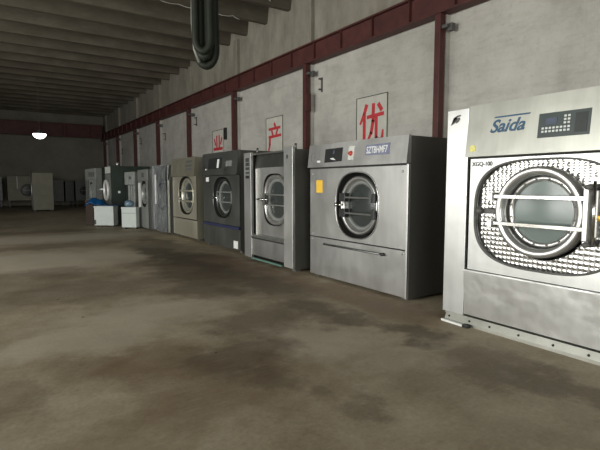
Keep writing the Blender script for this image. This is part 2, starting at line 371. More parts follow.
# crane runway beam along the right wall
bt = thing('runway_beam', (6.9, 0, 4.5), 'long oxide-red steel beam running along the right wall above the washers', 'beam')
MB().box(-0.03, 0.2, Y0 + 0.05, Y1 - 0.1, 0, 0.035).build('lower_flange', M['red'], bt)
MB().box(-0.03, 0.2, Y0 + 0.05, Y1 - 0.1, 0.445, 0.48).build('upper_flange', M['red'], bt)
MB().box(0.055, 0.075, Y0 + 0.05, Y1 - 0.1, 0.035, 0.445).build('web', M['red'], bt)
yy = Y0 + 0.8
while yy < Y1 - 1:
    MB().box(-0.01, 0.055, yy, yy + 0.02, 0.035, 0.445).build('stiffener', M['red'], bt); yy += 1.06
ft = thing('cross_beam', (0, 35.2, 4.62), 'dark red steel beam across the far wall behind the hanging lamp', 'beam')
for nm, a in (('lower_flange', (0, 0.24, 0, 0.05)), ('upper_flange', (0, 0.24, 0.83, 0.88)), ('web', (0.1, 0.13, 0.05, 0.83))):
    MB().box(X0 + 0.05, 6.8, *a).build(nm, M['red'], ft)
for x in (-6, -3, 0, 3.0, 4.3, 4.5, 6): MB().box(x, x + 0.03, 0.01, 0.1, 0.05, 0.83).build('stiffener', M['red'], ft)
for i, y in list(enumerate(COLS))[1:]:
    t = thing('steel_column', (6.93, y, 0), 'slim oxide-red steel column ' + ORD[i] + ' on the right wall', 'column', group='red columns under the runway beam')
    MB().box(-0.07, 0.07, -0.065, 0.065, 0.012, 4.49, 0.012).build('shaft', M['red'], t)
    MB().box(-0.11, 0.11, -0.11, 0.11, 0, 0.015).build('base_plate', M['red'], t)
    MB().box(-0.04, 0.12, -0.19, -0.065, 4.22, 4.28, 0.01).box(0.03, 0.13, -0.24, -0.14, 4.17, 4.30, 0.01).build('bracket', M['grey_dark'], t)
    if i == 2: MB().box(-0.10, 0.05, -0.15, -0.06, 3.30, 3.75, 0.01).build('switch_box', M['red'], t)
for i, y in enumerate((9.74, 18.3, 22.35, 26.6, 30.9)):
    t = tag(MB().box(-0.03, 0, -0.02, 0.02, 0, 0.36).box(-0.11, -0.02, -0.02, 0.02, 0.30, 0.34).box(-0.11, -0.02, -0.02, 0.02, 0.04, 0.08).build('wall_bracket', M['grey_dark']),
        'small dark iron bracket on the wall ' + ['beside the column nearest the largest red sign', 'right of the column beyond the farthest red sign', 'above the plastic-wrapped washer',
        'above the green dryer, second from the corner', 'nearest the far corner'][i], 'bracket', 'iron brackets on the right wall')
    t.location = (XW, y, [3.76, 3.78, 3.5, 3.6, 3.3][i])
tag(MB().box(0, 0.08, -0.06, 0.06, 0, 0.42, 0.01).build('junction_box', M['black']), 'small black box on the wall at the corner of the farthest red sign', 'box').location = (XW - 0.08, 15.5, 3.02)

# painted signs on the wall: each character is laid down stroke by stroke, (u across, v up, width)
STROKES = {
 'you': [[(0.30, 0.97, .13), (0.20, 0.74, .12), (0.04, 0.52, .07)], [(0.21, 0.72, .12), (0.21, 0.02, .12)],
         [(0.34, 0.66, .10), (0.97, 0.70, .10)], [(0.58, 0.97, .12), (0.57, 0.55, .12), (0.50, 0.25, .11), (0.33, 0.02, .06)],
         [(0.70, 0.66, .11), (0.70, 0.12, .11), (0.78, 0.05, .12), (0.93, 0.07, .11), (0.96, 0.28, .06)], [(0.78, 0.95, .11), (0.90, 0.80, .12)]],
 'chan': [[(0.52, 1.0, .11), (0.58, 0.86, .11)], [(0.12, 0.82, .10), (0.92, 0.84, .10)], [(0.32, 0.77, .09), (0.39, 0.62, .10)],
          [(0.74, 0.78, .10), (0.64, 0.62, .09)], [(0.12, 0.55, .10), (0.97, 0.58, .10)], [(0.19, 0.58, .12), (0.18, 0.30, .12), (0.04, -0.02, .07)]],
 'ye': [[(0.36, 1.0, .13), (0.36, 0.06, .13)], [(0.63, 1.0, .13), (0.63, 0.06, .13)], [(0.10, 0.78, .11), (0.20, 0.36, .12)], [(0.92, 0.80, .12), (0.78, 0.38, .10)], [(0.02, 0.05, .13), (0.98, 0.05, .13)]]}
def sign(y1, y0, z1, ch, label, w_, h_, z0):
    t = thing('wall_sign', (XW, (y0 + y1) / 2, z1 - 1.15), label, 'sign', group='painted character signs on the right wall')
    w = (y1 - y0) / 2; h = 1.15
    MB().box(-0.02, 0, -w, w, 0, h).build('board', M['sign_board'], t)
    MB().box(-0.03, -0.018, -w, -w + 0.016, 0, h).box(-0.03, -0.018, w - 0.016, w, 0, h).box(-0.03, -0.018, -w, w, h - 0.016, h).box(-0.03, -0.018, -w, w, 0, 0.016).build('frame', M['sign_frame'], t)
    m = MB()
    for q, st in enumerate(STROKES[ch]):
        x = -0.0245 - 0.0006 * q
        for (u0, v0, a), (u1, v1, b) in zip(st, st[1:]):
            p = Vector((w_ / 2 - u0 * w_, z0 + v0 * h_)); r_ = Vector((w_ / 2 - u1 * w_, z0 + v1 * h_)); d = (r_ - p).normalized(); nn = Vector((-d.y, d.x)); e = d * 0.02
            m.plate([tuple(p - e + nn * a * w_ / 2), tuple(r_ + e + nn * b * w_ / 2), tuple(r_ + e - nn * b * w_ / 2), tuple(p - e - nn * a * w_ / 2)], x, -0.019)
    m.build('character', M['sign_red'], t)
sign(8.38, 7.37, 3.39, 'you', 'wall sign with a large red painted character, nearest of the three', 0.80, 0.86, 0.12)
sign(12.60, 11.62, 3.42, 'chan', 'middle wall sign, its red character cut off by the washer below', 0.80, 0.86, 0.10)
sign(16.70, 15.68, 3.42, 'ye', 'farthest wall sign, small red character above the dark washer', 0.80, 0.50, 0.44)

# ------------------------------------------------------------------ washers
def shell(W_, H, D, z0=0.06, t=0.03):
    m = MB()
    m.box(t, D, 0, t, z0, H).box(t, D, W_ - t, W_, z0, H).box(t, D, t, W_ - t, H - t, H).box(t, D, t, W_ - t, z0, z0 + t).box(D - t, D, t, W_ - t, z0 + t, H - t)
    return m
def feet(root, W_, D, h=0.06, mat=None):
    for x in (0.12, D - 0.12):
        for y in (0.10, W_ - 0.10):
            MB().box(x - 0.05, x + 0.05, y - 0.05, y + 0.05, 0, h).build('foot', mat or M['grey_dark'], root)
def drum(root, cy, cz, r, x0, d=0.55):
    MB().lathe(cy, cz, [(x0, r), (x0 + d, r), (x0 + d, 0)], 48).build('drum', M['drum'], root)
def bolts(door, cy, cz, r, x, n, br=0.009):
    for i in range(n):
        t = 2 * math.pi * (i + 0.5) / n
        MB().lathe(cy + r * math.cos(t), cz + r * math.sin(t), [(x, br), (x - 0.008, br), (x - 0.010, 0)], 8).build('bolt', M['grey_mid'], door)
def washer_base(X, Ya, Yb, H, D, label, name='industrial_washer', side='steel_side', group='industrial washers lined up along the right wall', gap=0.06):
    r = thing(name, (X, Ya, 0), label, 'washing machine' if 'washer' in name else 'dryer', group=group)
    shell(Yb - Ya, H, D, gap).build('cabinet', M[side], r); feet(r, Yb - Ya, D, gap)
    return r

# --- nearest washer, cut by the right edge
X, Ya, Yb = 4.05, 1.26, 3.28
r = washer_base(X, Ya, Yb, 2.2, 1.85, 'nearest and brightest stainless washer with dimpled door surround and dark keypad', side='steel')
L = lambda y: y - Ya
for a, b in ((L(3.02), L(3.28)), (0, 0.26)): MB().box(-0.015, 0.03, a, b, 0.09, 2.205, 0.004).build('side_strip', M['bright'], r)
hp = MB().prism([(-0.065, 1.715), (0.03, 1.715), (0.03, 2.22), (-0.005, 2.22)], 0.265, L(3.015)).build('header_panel', M['bright_head'], r)
MB().box(0.01, 0.03, 0.262, L(3.02), 1.695, 1.715).build('header_seam', M['gap'], r)
cy, cz = L(2.25), 1.17
MB().holed(0.27, L(2.985), 0.585, 1.695, cy, cz, superell(0.665, 0.50, 2.95), -0.01, 0.09).build('front_panel', M['bright'], r)
MB().box(0.0, 0.02, 0.262, L(3.018), 0.575, 0.60).build('panel_seam', M['gap'], r)
MB().prism([(-0.012, 0.11), (0.03, 0.11), (0.03, 0.578), (-0.03, 0.578), (-0.034, 0.565)], 0.265, L(3.015)).build('lower_panel', M['buckled'], r)
MB().lathe(cy, cz, [(0.006, 1.0), (-0.016, 1.0), (-0.016, 1.035), (0.006, 1.035)], 128, shape=superell(0.655, 0.49, 2.95), close=True).build('opening_trim', M['grey_dark'], r)
n = 96; m = MB(); f1 = superell(0.665, 0.50, 2.95); O = []; I = []
for i in range(n):
    t = 2 * math.pi * i / n; O.append(m.bm.verts.new((0.03, cy + f1(t) * math.cos(t), cz + f1(t) * math.sin(t)))); I.append(m.bm.verts.new((0.03, cy + 0.40 * math.cos(t), cz + 0.40 * math.sin(t))))
for i in range(n): m.bm.faces.new((O[i], I[i], I[(i + 1) % n], O[(i + 1) % n]))
m.build('dimpled_surround', M['dimple'], r)
dy, dz = L(2.26), 1.20
door = MB().lathe(dy, dz, [(0.03, 0.405), (-0.055, 0.405), (-0.07, 0.395), (-0.075, 0.38), (-0.072, 0.345), (-0.06, 0.335), (0.055, 0.318), (0.06, 0.40)], 96, close=True).build('door', M['ring'], r)
MB().lathe(dy, dz, [(0.062, 0.318), (0.030, 0.318), (0.024, 0.312), (0.024, 0.276), (0.062, 0.276)], 96, close=True).build('clamp_ring', M['ring'], door)
bolts(door, dy, dz, 0.295, 0.024, 16)
MB().lathe(dy, dz, [(0.045, 0.277), (0.04, 0.15), (0.038, 0), ], 64).lathe(dy, dz, [(0.057, 0.277), (0.052, 0.15), (0.05, 0)], 64).build('door_glass', M['glass'], door)
for z0, z1 in ((1.315, 1.350), (1.065, 1.100)):
    MB().box(-0.108, -0.088, L(1.85), L(2.68), z0, z1, 0.004).build('cross_bar', M['chrome'], door)
MB().box(-0.12, -0.05, L(1.81), L(1.85), 0.99, 1.44, 0.006).build('hinge_plate', M['ring'], door)
MB().box(-0.05, 0.03, L(1.765), L(1.79), 1.02, 1.40, 0.004).build('hinge_block', M['steel'], door)
MB().tube([(-0.10, L(1.775), 0.96), (-0.10, L(1.775), 1.47)], 0.014).build('hinge_pin', M['chrome'], door)
for z in (0.965, 1.425): MB().lathe(L(1.81), z, [(-0.15, 0), (-0.15, 0.022), (-0.05, 0.026), (0.03, 0.026)], 20).build('hinge_knuckle', M['grey_dark'], door)
for z in (1.04, 1.29): MB().box(-0.13, 0.03, L(2.655), L(2.70), z, z + 0.08, 0.005).build('bar_bracket', M['ring'], door)
MB().lathe(L(2.81), 1.19, [(0.03, 0.02), (-0.06, 0.02), (-0.065, 0.034), (-0.12, 0.034), (-0.13, 0)], 20).build('lock_knob', M['grey_dark'], door)
MB().box(-0.07, 0.03, L(2.66), L(2.80), 1.165, 1.21, 0.006).build('latch', M['grey_dark'], door)
MB().box(-0.07, 0.02, L(1.66), L(1.685), 0.9, 1.46, 0.004).build('lock_rod', M['chrome'], r)
MB().lathe(L(1.725), 1.18, [(0.03, 0.03), (-0.1, 0.03), (-0.11, 0.024), (-0.115, 0)], 6, smooth=False).build('brass_fitting', M['brass'], r)
drum(r, dy, dz, 0.40, 0.10, 0.8)
hx = lambda z: -0.065 + (z - 1.715) / 0.505 * 0.06
cp = MB().plate([(L(1.86), 1.845), (L(2.29), 1.845), (L(2.29), 2.055), (L(1.86), 2.055)], -0.001, 0.02).build('control_panel', M['panel'], r)
def shear_to_header(o):                    # lay parts on the sloping header
    for v in o.data.vertices: v.co.x += hx(v.co.z)
shear_to_header(cp)
o = MB().plate([(L(2.13), 1.955), (L(2.225), 1.955), (L(2.225), 2.01), (L(2.13), 2.01)], -0.005, 0.0).build('display', M['lcd'], cp); shear_to_header(o)
for i in range(8):
    for j in range(2):
        y, z = L(2.245 - i * 0.031), 1.925 - j * 0.028
        o = MB().box(-0.007, 0, y - 0.010, y + 0.010, z - 0.009, z + 0.009, 0.003).build('button', M['btn'], cp); shear_to_header(o)
for i in range(2):
    for j in range(3):
        y, z = L(2.062 - i * 0.031), 2.015 - j * 0.028
        o = MB().box(-0.007, 0, y - 0.010, y + 0.010, z - 0.009, z + 0.009, 0.003).build('button', M['btn'], cp); shear_to_header(o)
o = MB().plate([(L(1.885), 1.87), (L(1.98), 1.87), (L(1.98), 2.03), (L(1.885), 2.03)], -0.004, 0.0).build('key_slot', M['ink'], cp); shear_to_header(o)
o = text('brand_lettering', 'Saida', 0.165, M['navy'], r, -0.002, L(2.765), 1.935, shear=0.35, bold=0.0035, sx=1.02, extrude=0.002); shear_to_header(o)
o = MB().plate([(L(2.38), 2.068), (L(2.73), 2.068), (L(2.715), 2.082), (L(2.37), 2.082)], -0.004, -0.0005).build('lettering_bar', M['navy'], r); shear_to_header(o)
text('model_lettering', 'XGQ-100', 0.058, M['ink'], r, -0.013, L(2.965), 1.625, bold=0.001, sx=0.95, extrude=0.001)
o = MB().plate([(L(2.90), 1.765), (L(2.96), 1.765), (L(2.965), 1.815), (L(2.945), 1.83), (L(2.905), 1.82)], -0.004, 0).build('sticker', M['paleyellow'], r); shear_to_header(o)
# grey swirl emblem on the side strip
m = MB()
m.plate([(L(3.165), 2.145), (L(3.12), 2.15), (L(3.11), 2.135), (L(3.16), 2.125)], -0.017, -0.0155)
m.plate([(L(3.17), 2.12), (L(3.13), 2.125), (L(3.12), 2.105), (L(3.14), 2.08), (L(3.175), 2.065)], -0.017, -0.0155)
for i in range(5): m.plate([(L(3.235 - i * 0.012), 2.055 + i * 0.006), (L(3.225 - i * 0.012), 2.05 + i * 0.006), (L(3.185 - i * 0.008), 2.125 + i * 0.003), (L(3.20 - i * 0.008), 2.13 + i * 0.003)], -0.017, -0.0155)
m.build('emblem', M['grey_dark'], r)
MB().prism([(-0.05, 0.0), (-0.045, 0.0), (-0.045, 0.022), (0.03, 0.085), (0.03, 0.092), (-0.02, 0.092), (-0.05, 0.03)], 0.0, L(3.22)).build('kick_plate', M['bright_head'], r)
for y in (3.17, 2.92, 2.69, 2.39, 2.07, 1.78, 1.5): MB().lathe(L(y), 0.055, [(-0.02, 0.011), (-0.045, 0.011), (-0.05, 0)], 6, smooth=False).build('bolt', M['gap'], r)
# strip of metal on the floor by its foot
t = thing('metal_strip', (3.98, 3.17, 0), 'short pale metal strip with a black end lying against the nearest washer', 'metal strip', rz=R(-3))
MB().box(-0.03, 0.01, -0.22, 0.06, 0, 0.022, 0.003).build('bar', M['white'], t); MB().box(-0.035, 0.012, -0.29, -0.22, 0, 0.032, 0.004).build('end_cap', M['black'], t)

# --- second washer
X, Ya, Yb = 4.22, 3.98, 6.06
r = washer_base(X, Ya, Yb, 2.03, 1.9, 'second washer from the right, broad stainless front with yellow sticker and drawer handle', gap=0.03)
L = lambda y: y - Ya; Wd = Yb - Ya
MB().prism([(-0.05, 1.70), (0.03, 1.70), (0.03, 2.04), (-0.01, 2.04)], 0.0, Wd).build('header_panel', M['steel_light'], r)
MB().box(0.0, 0.03, 0.005, Wd - 0.005, 1.675, 1.70).build('header_seam', M['gap'], r)
cy, cz = L(4.95), 1.15; hole = superell(0.445, 0.455, 2.5)
MB().holed(0.03, Wd - 0.005, 0.64, 1.675, cy, cz, hole, 0.0, 0.012).build('front_panel', M['steel'], r)
MB().lathe(cy, cz, [(-0.008, 1.0), (-0.010, 1.03), (0.0, 1.035), (0.004, 1.0)], 96, shape=hole, close=True).build('opening_trim', M['ring'], r)
MB().lathe(cy, cz, [(0.008, 1.004), (0.215, 1.004), (0.215, 0.5)], 64, shape=hole).build('recess', M['gap'], r)
MB().box(0.0, 0.03, 0.03, Wd - 0.005, 0.04, 0.625, 0.004).build('lower_panel', M['steel'], r)
MB().box(-0.012, 0.03, 0.0, 0.03, 0.035, 1.69, 0.003).build('edge_strip', M['steel_light'], r)
MB().tube([(-0.004, L(5.68), 0.545), (-0.035, L(5.65), 0.54), (-0.035, L(4.44), 0.54), (-0.004, L(4.41), 0.545)], 0.014).build('drawer_handle', M['steel_dark'], r)
MB().lathe(L(4.39), 0.54, [(0.0, 0.022), (-0.045, 0.022), (-0.05, 0)], 16).build('latch', M['black'], r)
def lathe_door(root, cy, cz, ro, ri, x0, matr, glassm='glass_dark', shape=None, nb=0):
    d = MB().lathe(cy, cz, [(x0 + 0.10, ro * 0.97), (x0 + 0.01, ro), (x0, ro * 0.975), (x0 - 0.008, (ro + ri) / 2 + 0.02), (x0 + 0.005, ri + 0.015), (x0 + 0.03, ri), (x0 + 0.11, ri * 0.93), (x0 + 0.12, ro * 0.95)], 72, shape=shape, close=True).build('door', M[matr], root)
    MB().lathe(cy, cz, [(x0 + 0.085, ri * 0.96), (x0 + 0.07, ri * 0.6), (x0 + 0.062, 0)], 48, shape=shape).lathe(cy, cz, [(x0 + 0.10, ri * 0.955), (x0 + 0.085, ri * 0.6), (x0 + 0.077, 0)], 48, shape=shape).build('door_glass', M[glassm], d)
    MB().lathe(cy, cz, [(x0 + 0.055, ri * 0.99), (x0 + 0.045, ri * 0.95), (x0 + 0.05, ri * 0.86), (x0 + 0.08, ri * 0.85)], 48, shape=shape).build('gasket', M['grey_mid'], d)
    if nb: bolts(d, cy, cz, ri * 0.92, x0 + 0.045, nb, 0.007)
    return d
def eggshape(a): return lambda t: 1.0 / math.sqrt((math.cos(t) / a) ** 2 + math.sin(t) ** 2)
d = lathe_door(r, L(4.91), 1.15, 0.408, 0.345, 0.0, 'ring', shape=eggshape(0.97))
for z0, z1 in ((1.20, 1.32), (0.98, 1.10)):
    MB().box(-0.05, 0.03, L(5.14), L(5.27), z0, z1, 0.006).build('hinge_bracket', M['black'], d); MB().box(-0.05, 0.03, L(4.53), L(4.60), z0, z1, 0.006).build('hinge_bracket', M['black'], d)
for z in (1.26, 1.04): MB().box(-0.045, -0.025, L(4.58), L(5.2), z - 0.012, z + 0.012, 0.003).build('cross_bar', M['grey_dark'], d)
MB().tube([(-0.02, L(5.22), 1.15), (-0.04, L(5.28), 1.15), (-0.02, L(5.38), 1.15)], 0.014).lathe(L(5.36), 1.15, [(0.0, 0.0), (-0.02, 0.03), (-0.04, 0.03), (-0.05, 0)], 16).build('door_lock', M['chrome'], d)
MB().box(0.02, 0.19, L(4.5), L(4.56), 0.85, 1.42, 0.01).build('hinge', M['grey_dark'], d)
drum(r, L(4.95), 1.15, 0.40, 0.23, 0.7)
hx2 = lambda z: -0.05 + (z - 1.70) / 0.34 * 0.04
def onh(o, f):
    for v in o.data.vertices: v.co.x += f(v.co.z)
    return o
cp = onh(MB().plate([(L(5.22), 1.77), (L(5.63), 1.76), (L(5.63), 1.96), (L(5.22), 1.965)], -0.004, 0.01).build('control_panel', M['black'], r), hx2)
onh(MB().plate([(L(5.40), 1.88), (L(5.44), 1.88), (L(5.43), 1.94), (L(5.41), 1.94)], -0.007, -0.003).build('display', M['lcd'], cp), hx2)
onh(MB().plate([(L(5.36), 1.79), (L(5.46), 1.80), (L(5.50), 1.82), (L(5.42), 1.825)], -0.007, -0.003).build('pale_patch', M['btn'], cp), hx2)  # small pale patch low on the dark control panel
onh(MB().lathe(L(5.03), 1.87, [(0.01, 0.035), (-0.01, 0.035), (-0.012, 0.022), (-0.04, 0.022), (-0.045, 0)], 24).build('stop_button', M['knob_red'], r), hx2)
onh(MB().plate([(L(4.97), 1.78), (L(5.09), 1.78), (L(5.09), 1.97), (L(4.97), 1.97)], -0.002, 0.005).build('glare_plate', M['offwhite'], r), hx2)  # pale plate colour paints in an upright glare behind the button
onh(MB().plate([(L(5.74), 1.77), (L(5.82), 1.77), (L(5.82), 1.80), (L(5.74), 1.80)], -0.003, 0.005).build('small_plate', M['white'], r), hx2)
m = MB()
for z, y0, y1 in ((1.91, 5.89, 5.97), (1.80, 5.89, 5.98), (1.855, 5.88, 5.90), (1.845, 5.97, 5.985)): m.plate([(L(y0), z - 0.008 if y1 - y0 > 0.03 else z - 0.05), (L(y1), z - 0.008 if y1 - y0 > 0.03 else z - 0.05), (L(y1), z + 0.008 if y1 - y0 > 0.03 else z + 0.05), (L(y0), z + 0.008 if y1 - y0 > 0.03 else z + 0.05)], -0.003, 0.004)
onh(m.build('emblem', M['grey_mid'], r), hx2)
lb = onh(MB().plate([(L(4.28), 1.82), (L(4.735), 1.825), (L(4.735), 1.96), (L(4.28), 1.965)], -0.003, 0.005).build('name_label', M['label'], r), hx2)
onh(text('lettering', 'SZTBHMF7', 0.125, M['white'], lb, -0.004, L(4.715), 1.85, bold=0.0015, sx=0.66, extrude=0.001), hx2)
MB().plate([(L(5.73), 1.315), (L(5.89), 1.315), (L(5.89), 1.505), (L(5.73), 1.505)], -0.004, 0.004).build('sticker', M['yellow'], r)
for y, z in ((5.99, 1.60), (4.08, 1.60), (5.99, 0.68), (4.06, 0.585), (6.0, 0.59)): MB().lathe(L(y), z, [(0.0, 0.014), (-0.008, 0.014), (-0.012, 0)], 10).build('screw', M['ring'], r)

# --- third washer: recessed front between two pillars
X, Ya, Yb = 4.1, 6.36, 8.08
r = washer_base(X, Ya, Yb, 2.01, 1.85, 'third washer from the right, pale oval door ring recessed between two steel pillars', gap=0.04)
L = lambda y: y - Ya; Wd = Yb - Ya
for nm, a, b, h in (('pillar', 0.0, L(6.63), 2.05), ('pillar', L(7.80), Wd, 2.03)): MB().box(-0.02, 0.035, a, b, 0.06, h, 0.006).build(nm, M['steel_light'], r)
MB().prism([(0.06, 1.74), (0.18, 1.74), (0.18, 2.0), (0.11, 2.0)], L(6.635), L(7.795)).build('header_panel', M['blackened2'], r)
cy, cz = L(7.08), 1.17
MB().holed(L(6.66), L(7.66), 0.50, 1.74, cy, cz, superell(0.41, 0.46, 3.0), 0.06, 0.012).build('front_panel', M['steel'], r)
MB().lathe(cy, cz, [(0.068, 1.004), (0.195, 1.004), (0.195, 0.5)], 64, shape=superell(0.41, 0.46, 3.0)).build('recess', M['gap'], r)
MB().box(0.02, 0.06, L(7.66), L(7.685), 0.5, 1.73, 0.004).build('edge_strip', M['white_ring'], r)  # white strip painting in the lit inner edge of the recess
MB().box(-0.005, 0.03, L(6.63), L(7.80), 0.12, 0.43, 0.004).build('lower_panel', M['steel'], r)
MB().box(0.09, 0.11, L(7.66), L(7.80), 0.5, 1.74).build('side_channel', M['grey_dark'], r)
MB().box(-0.012, 0.12, L(6.63), L(7.80), 0.43, 0.455).build('drawer_slot', M['gap'], r)
MB().prism([(-0.03, 0.46), (0.12, 0.46), (0.12, 0.54), (0.0, 0.50)], L(6.63), L(7.80)).build('ledge', M['steel'], r)
MB().box(-0.03, 0.0, L(6.7), L(7.75), 0.045, 0.075).build('kick_strip', M['greenkick'], r)
d = lathe_door(r, L(6.98), 1.17, 0.435, 0.368, 0.01, 'ring', shape=lambda t: superell(0.88, 1.0, 2.5)(t))
for z in (1.26, 1.08): MB().box(0.0, 0.03, L(6.68), L(7.26), z - 0.011, z + 0.011, 0.003).build('cross_bar', M['ring'], d)
MB().box(-0.03, 0.08, L(7.27), L(7.34), 1.07, 1.28, 0.006).build('hinge_bracket', M['grey_dark'], d)
MB().tube([(-0.02, L(7.30), 1.17), (-0.02, L(7.52), 1.17), (0.03, L(7.66), 1.17)], 0.017).build('door_lock', M['chrome'], d)
for y in (7.33, 7.22): MB().lathe(L(y), 1.17, [(0.0, 0.02), (-0.04, 0.035), (-0.05, 0)], 14).build('lock_knob', M['chrome'], d)
drum(r, L(7.0), 1.17, 0.33, 0.21, 0.7)
for z0, z1 in ((1.86, 1.93), (1.78, 1.85), (1.71, 1.76), (1.64, 1.67), (1.55, 1.60)): MB().box(-0.026, -0.018, L(7.86), L(8.0), z0, z1).build('label_strip', M['ink'] if z0 > 1.6 else M['black'], r)
MB().box(-0.028, -0.018, L(6.5), L(6.53), 1.86, 1.92).build('key_switch', M['black'], r)
for y in (7.75, 6.45): MB().tube([(0.10, L(y), 2.0), (0.10, L(y), 2.11)], 0.02).build('pipe_stub', M['steel_dark'], r)

# --- fourth washer: dark
X, Ya, Yb = 4.28, 8.68, 10.62
r = washer_base(X, Ya, Yb, 2.14, 1.85, 'fourth washer from the right, dark fronted with black door and blue trim bar', gap=0.05)
L = lambda y: y - Ya; Wd = Yb - Ya
MB().prism([(-0.07, 1.64), (0.03, 1.64), (0.03, 2.15), (0.03, 2.15), (-0.005, 2.14)], 0.0, Wd).build('header_panel', M['steel_dark'], r)
cy, cz = L(9.55), 1.15; hole = superell(0.50, 0.455, 2.5)
MB().holed(0.0, Wd, 0.56, 1.63, cy, cz, hole, 0.0, 0.012).build('front_panel', M['steel_dark'], r)
MB().lathe(cy, cz, [(0.008, 1.004), (0.195, 1.004), (0.195, 0.5)], 64, shape=hole).build('recess', M['gap'], r)
MB().box(0.0, 0.03, 0.0, Wd, 0.06, 0.49, 0.004).build('lower_panel', M['steel_dark'], r)
MB().box(-0.03, 0.03, 0.0, Wd - 0.02, 0.495, 0.555, 0.006).build('trim_bar', M['bluebar'], r)
d = lathe_door(r, L(9.5), 1.15, 0.425, 0.36, 0.01, 'blackened')
MB().box(0.0, 0.05, L(9.05), L(9.12), 1.02, 1.30, 0.006).build('hinge', M['ring'], d)
for z in (1.27, 1.05): MB().box(0.005, 0.03, L(9.1), L(9.85), z - 0.012, z + 0.012, 0.003).build('cross_bar', M['grey_mid'], d)
MB().tube([(0.0, L(9.8), 1.14), (-0.02, L(10.05), 1.14)], 0.02).build('door_lock', M['chrome'], d)
drum(r, L(9.55), 1.15, 0.40, 0.21, 0.7)
hx4 = lambda z: -0.07 + (z - 1.64) / 0.5 * 0.065
cp = onh(MB().plate([(L(9.45), 1.78), (L(10.2), 1.78), (L(10.2), 2.02), (L(9.45), 2.02)], -0.004, 0.01).build('control_panel', M['black'], r), hx4)
onh(MB().plate([(L(9.60), 1.80), (L(9.70), 1.80), (L(9.70), 1.99), (L(9.60), 1.99)], -0.008, -0.003).build('display', M['white'], cp), hx4)
onh(MB().plate([(L(8.95), 1.82), (L(9.25), 1.82), (L(9.25), 1.94), (L(8.95), 1.94)], -0.004, 0.005).build('nameplate', M['grey_mid'], r), hx4)
onh(MB().lathe(L(10.3), 1.78, [(0.0, 0.03), (-0.02, 0.03), (-0.03, 0)], 16).build('knob', M['ring'], r), hx4)
MB().box(-0.006, 0.0, L(10.28), L(10.44), 1.50, 1.60).build('white_label', M['white'], r)
MB().box(-0.006, 0.0, L(8.78), L(8.98), 0.09, 0.25).build('paper_note', M['white'], r)

# --- fifth washer: warm beige tone
X, Ya, Yb = 4.32, 11.2, 12.98
r = washer_base(X, Ya, Yb, 2.12, 1.85, 'fifth washer from the right, beige-grey front with olive header panel', side='warm_head', gap=0.05)
L = lambda y: y - Ya; Wd = Yb - Ya
MB().prism([(-0.06, 1.645), (0.03, 1.645), (0.03, 2.13), (-0.005, 2.13)], 0.0, Wd).build('header_panel', M['warm_head'], r)
cy, cz = L(11.95), 1.14; hole = superell(0.55, 0.50, 2.7)
MB().holed(0.0, Wd, 0.54, 1.64, cy, cz, hole, 0.0, 0.012).build('front_panel', M['warm'], r)
MB().lathe(cy, cz, [(0.008, 1.004), (0.195, 1.004), (0.195, 0.5)], 64, shape=hole).build('recess', M['gap'], r)
MB().box(0.0, 0.03, 0.0, Wd, 0.06, 0.515, 0.004).build('lower_panel', M['warm'], r)
d = lathe_door(r, L(11.86), 1.14, 0.46, 0.385, 0.0, 'warm')
for z in (1.27, 1.00): MB().box(-0.04, 0.0, L(11.45), L(12.28), z - 0.022, z + 0.022, 0.004).build('cross_bar', M['warm'], d)
MB().tube([(-0.02, L(12.25), 1.06), (-0.04, L(12.42), 1.06)], 0.028).build('door_lock', M['ring'], d)
drum(r, L(11.9), 1.14, 0.42, 0.21, 0.7)
hx5 = lambda z: -0.06 + (z - 1.645) / 0.485 * 0.055
for z in (1.98, 1.88, 1.78): onh(MB().plate([(L(11.4), z), (L(11.85), z), (L(11.85), z + 0.07), (L(11.4), z + 0.07)], -0.003, 0.004).build('control_strip', M['grey_dark'], r), hx5)

# --- sixth washer, wrapped in plastic
X, Ya, Yb = 4.27, 13.12, 14.6
r = washer_base(X, Ya, Yb, 1.98, 1.8, 'sixth washer from the right, grey machine still wrapped in clear plastic film', gap=0.05)
L = lambda y: y - Ya; Wd = Yb - Ya
MB().prism([(-0.04, 1.55), (0.03, 1.55), (0.03, 1.985), (0.0, 1.985)], 0.0, Wd).build('header_panel', M['steel_dark'], r)
cy, cz = Wd / 2, 1.08; hole = superell(0.42, 0.42, 2.6)
MB().holed(0.0, Wd, 0.06, 1.54, cy, cz, hole, 0.0, 0.012).build('front_panel', M['steel_dark'], r)
MB().lathe(cy, cz, [(0.008, 1.004), (0.195, 1.004), (0.195, 0.5)], 64, shape=hole).build('recess', M['gap'], r)
lathe_door(r, cy, cz, 0.36, 0.28, 0.02, 'steel_dark'); drum(r, cy, cz, 0.36, 0.21, 0.6)
for a in (0.0, Wd - 0.05): MB().box(-0.05, 0.0, a, a + 0.05, 0.06, 1.98, 0.004).build('corner_post', M['steel'], r)
m = MB(); NY, NZ = 30, 40; g = []
for i in range(NY + 1):
    row = []
    for j in range(NZ + 1):
        y = -0.01 + (Wd + 0.02) * i / NY; z = 0.05 + 1.95 * j / NZ
        q = noise.noise(Vector((y * 5, z * 2.2, 3))) * 0.035 + noise.noise(Vector((y * 13, z * 9, 1))) * 0.018
        row.append(m.bm.verts.new((-0.10 + q, y, z)))
    g.append(row)
for i in range(NY):
    for j in range(NZ): f = m.bm.faces.new((g[i][j], g[i + 1][j], g[i + 1][j + 1], g[i][j + 1])); f.smooth = True
m.build('plastic_wrap', M['wrap'], r)
MB().box(-0.125, -0.10, L(14.02), L(14.12), 0.85, 1.72, 0.008).build('foam_strip', M['white'], r)

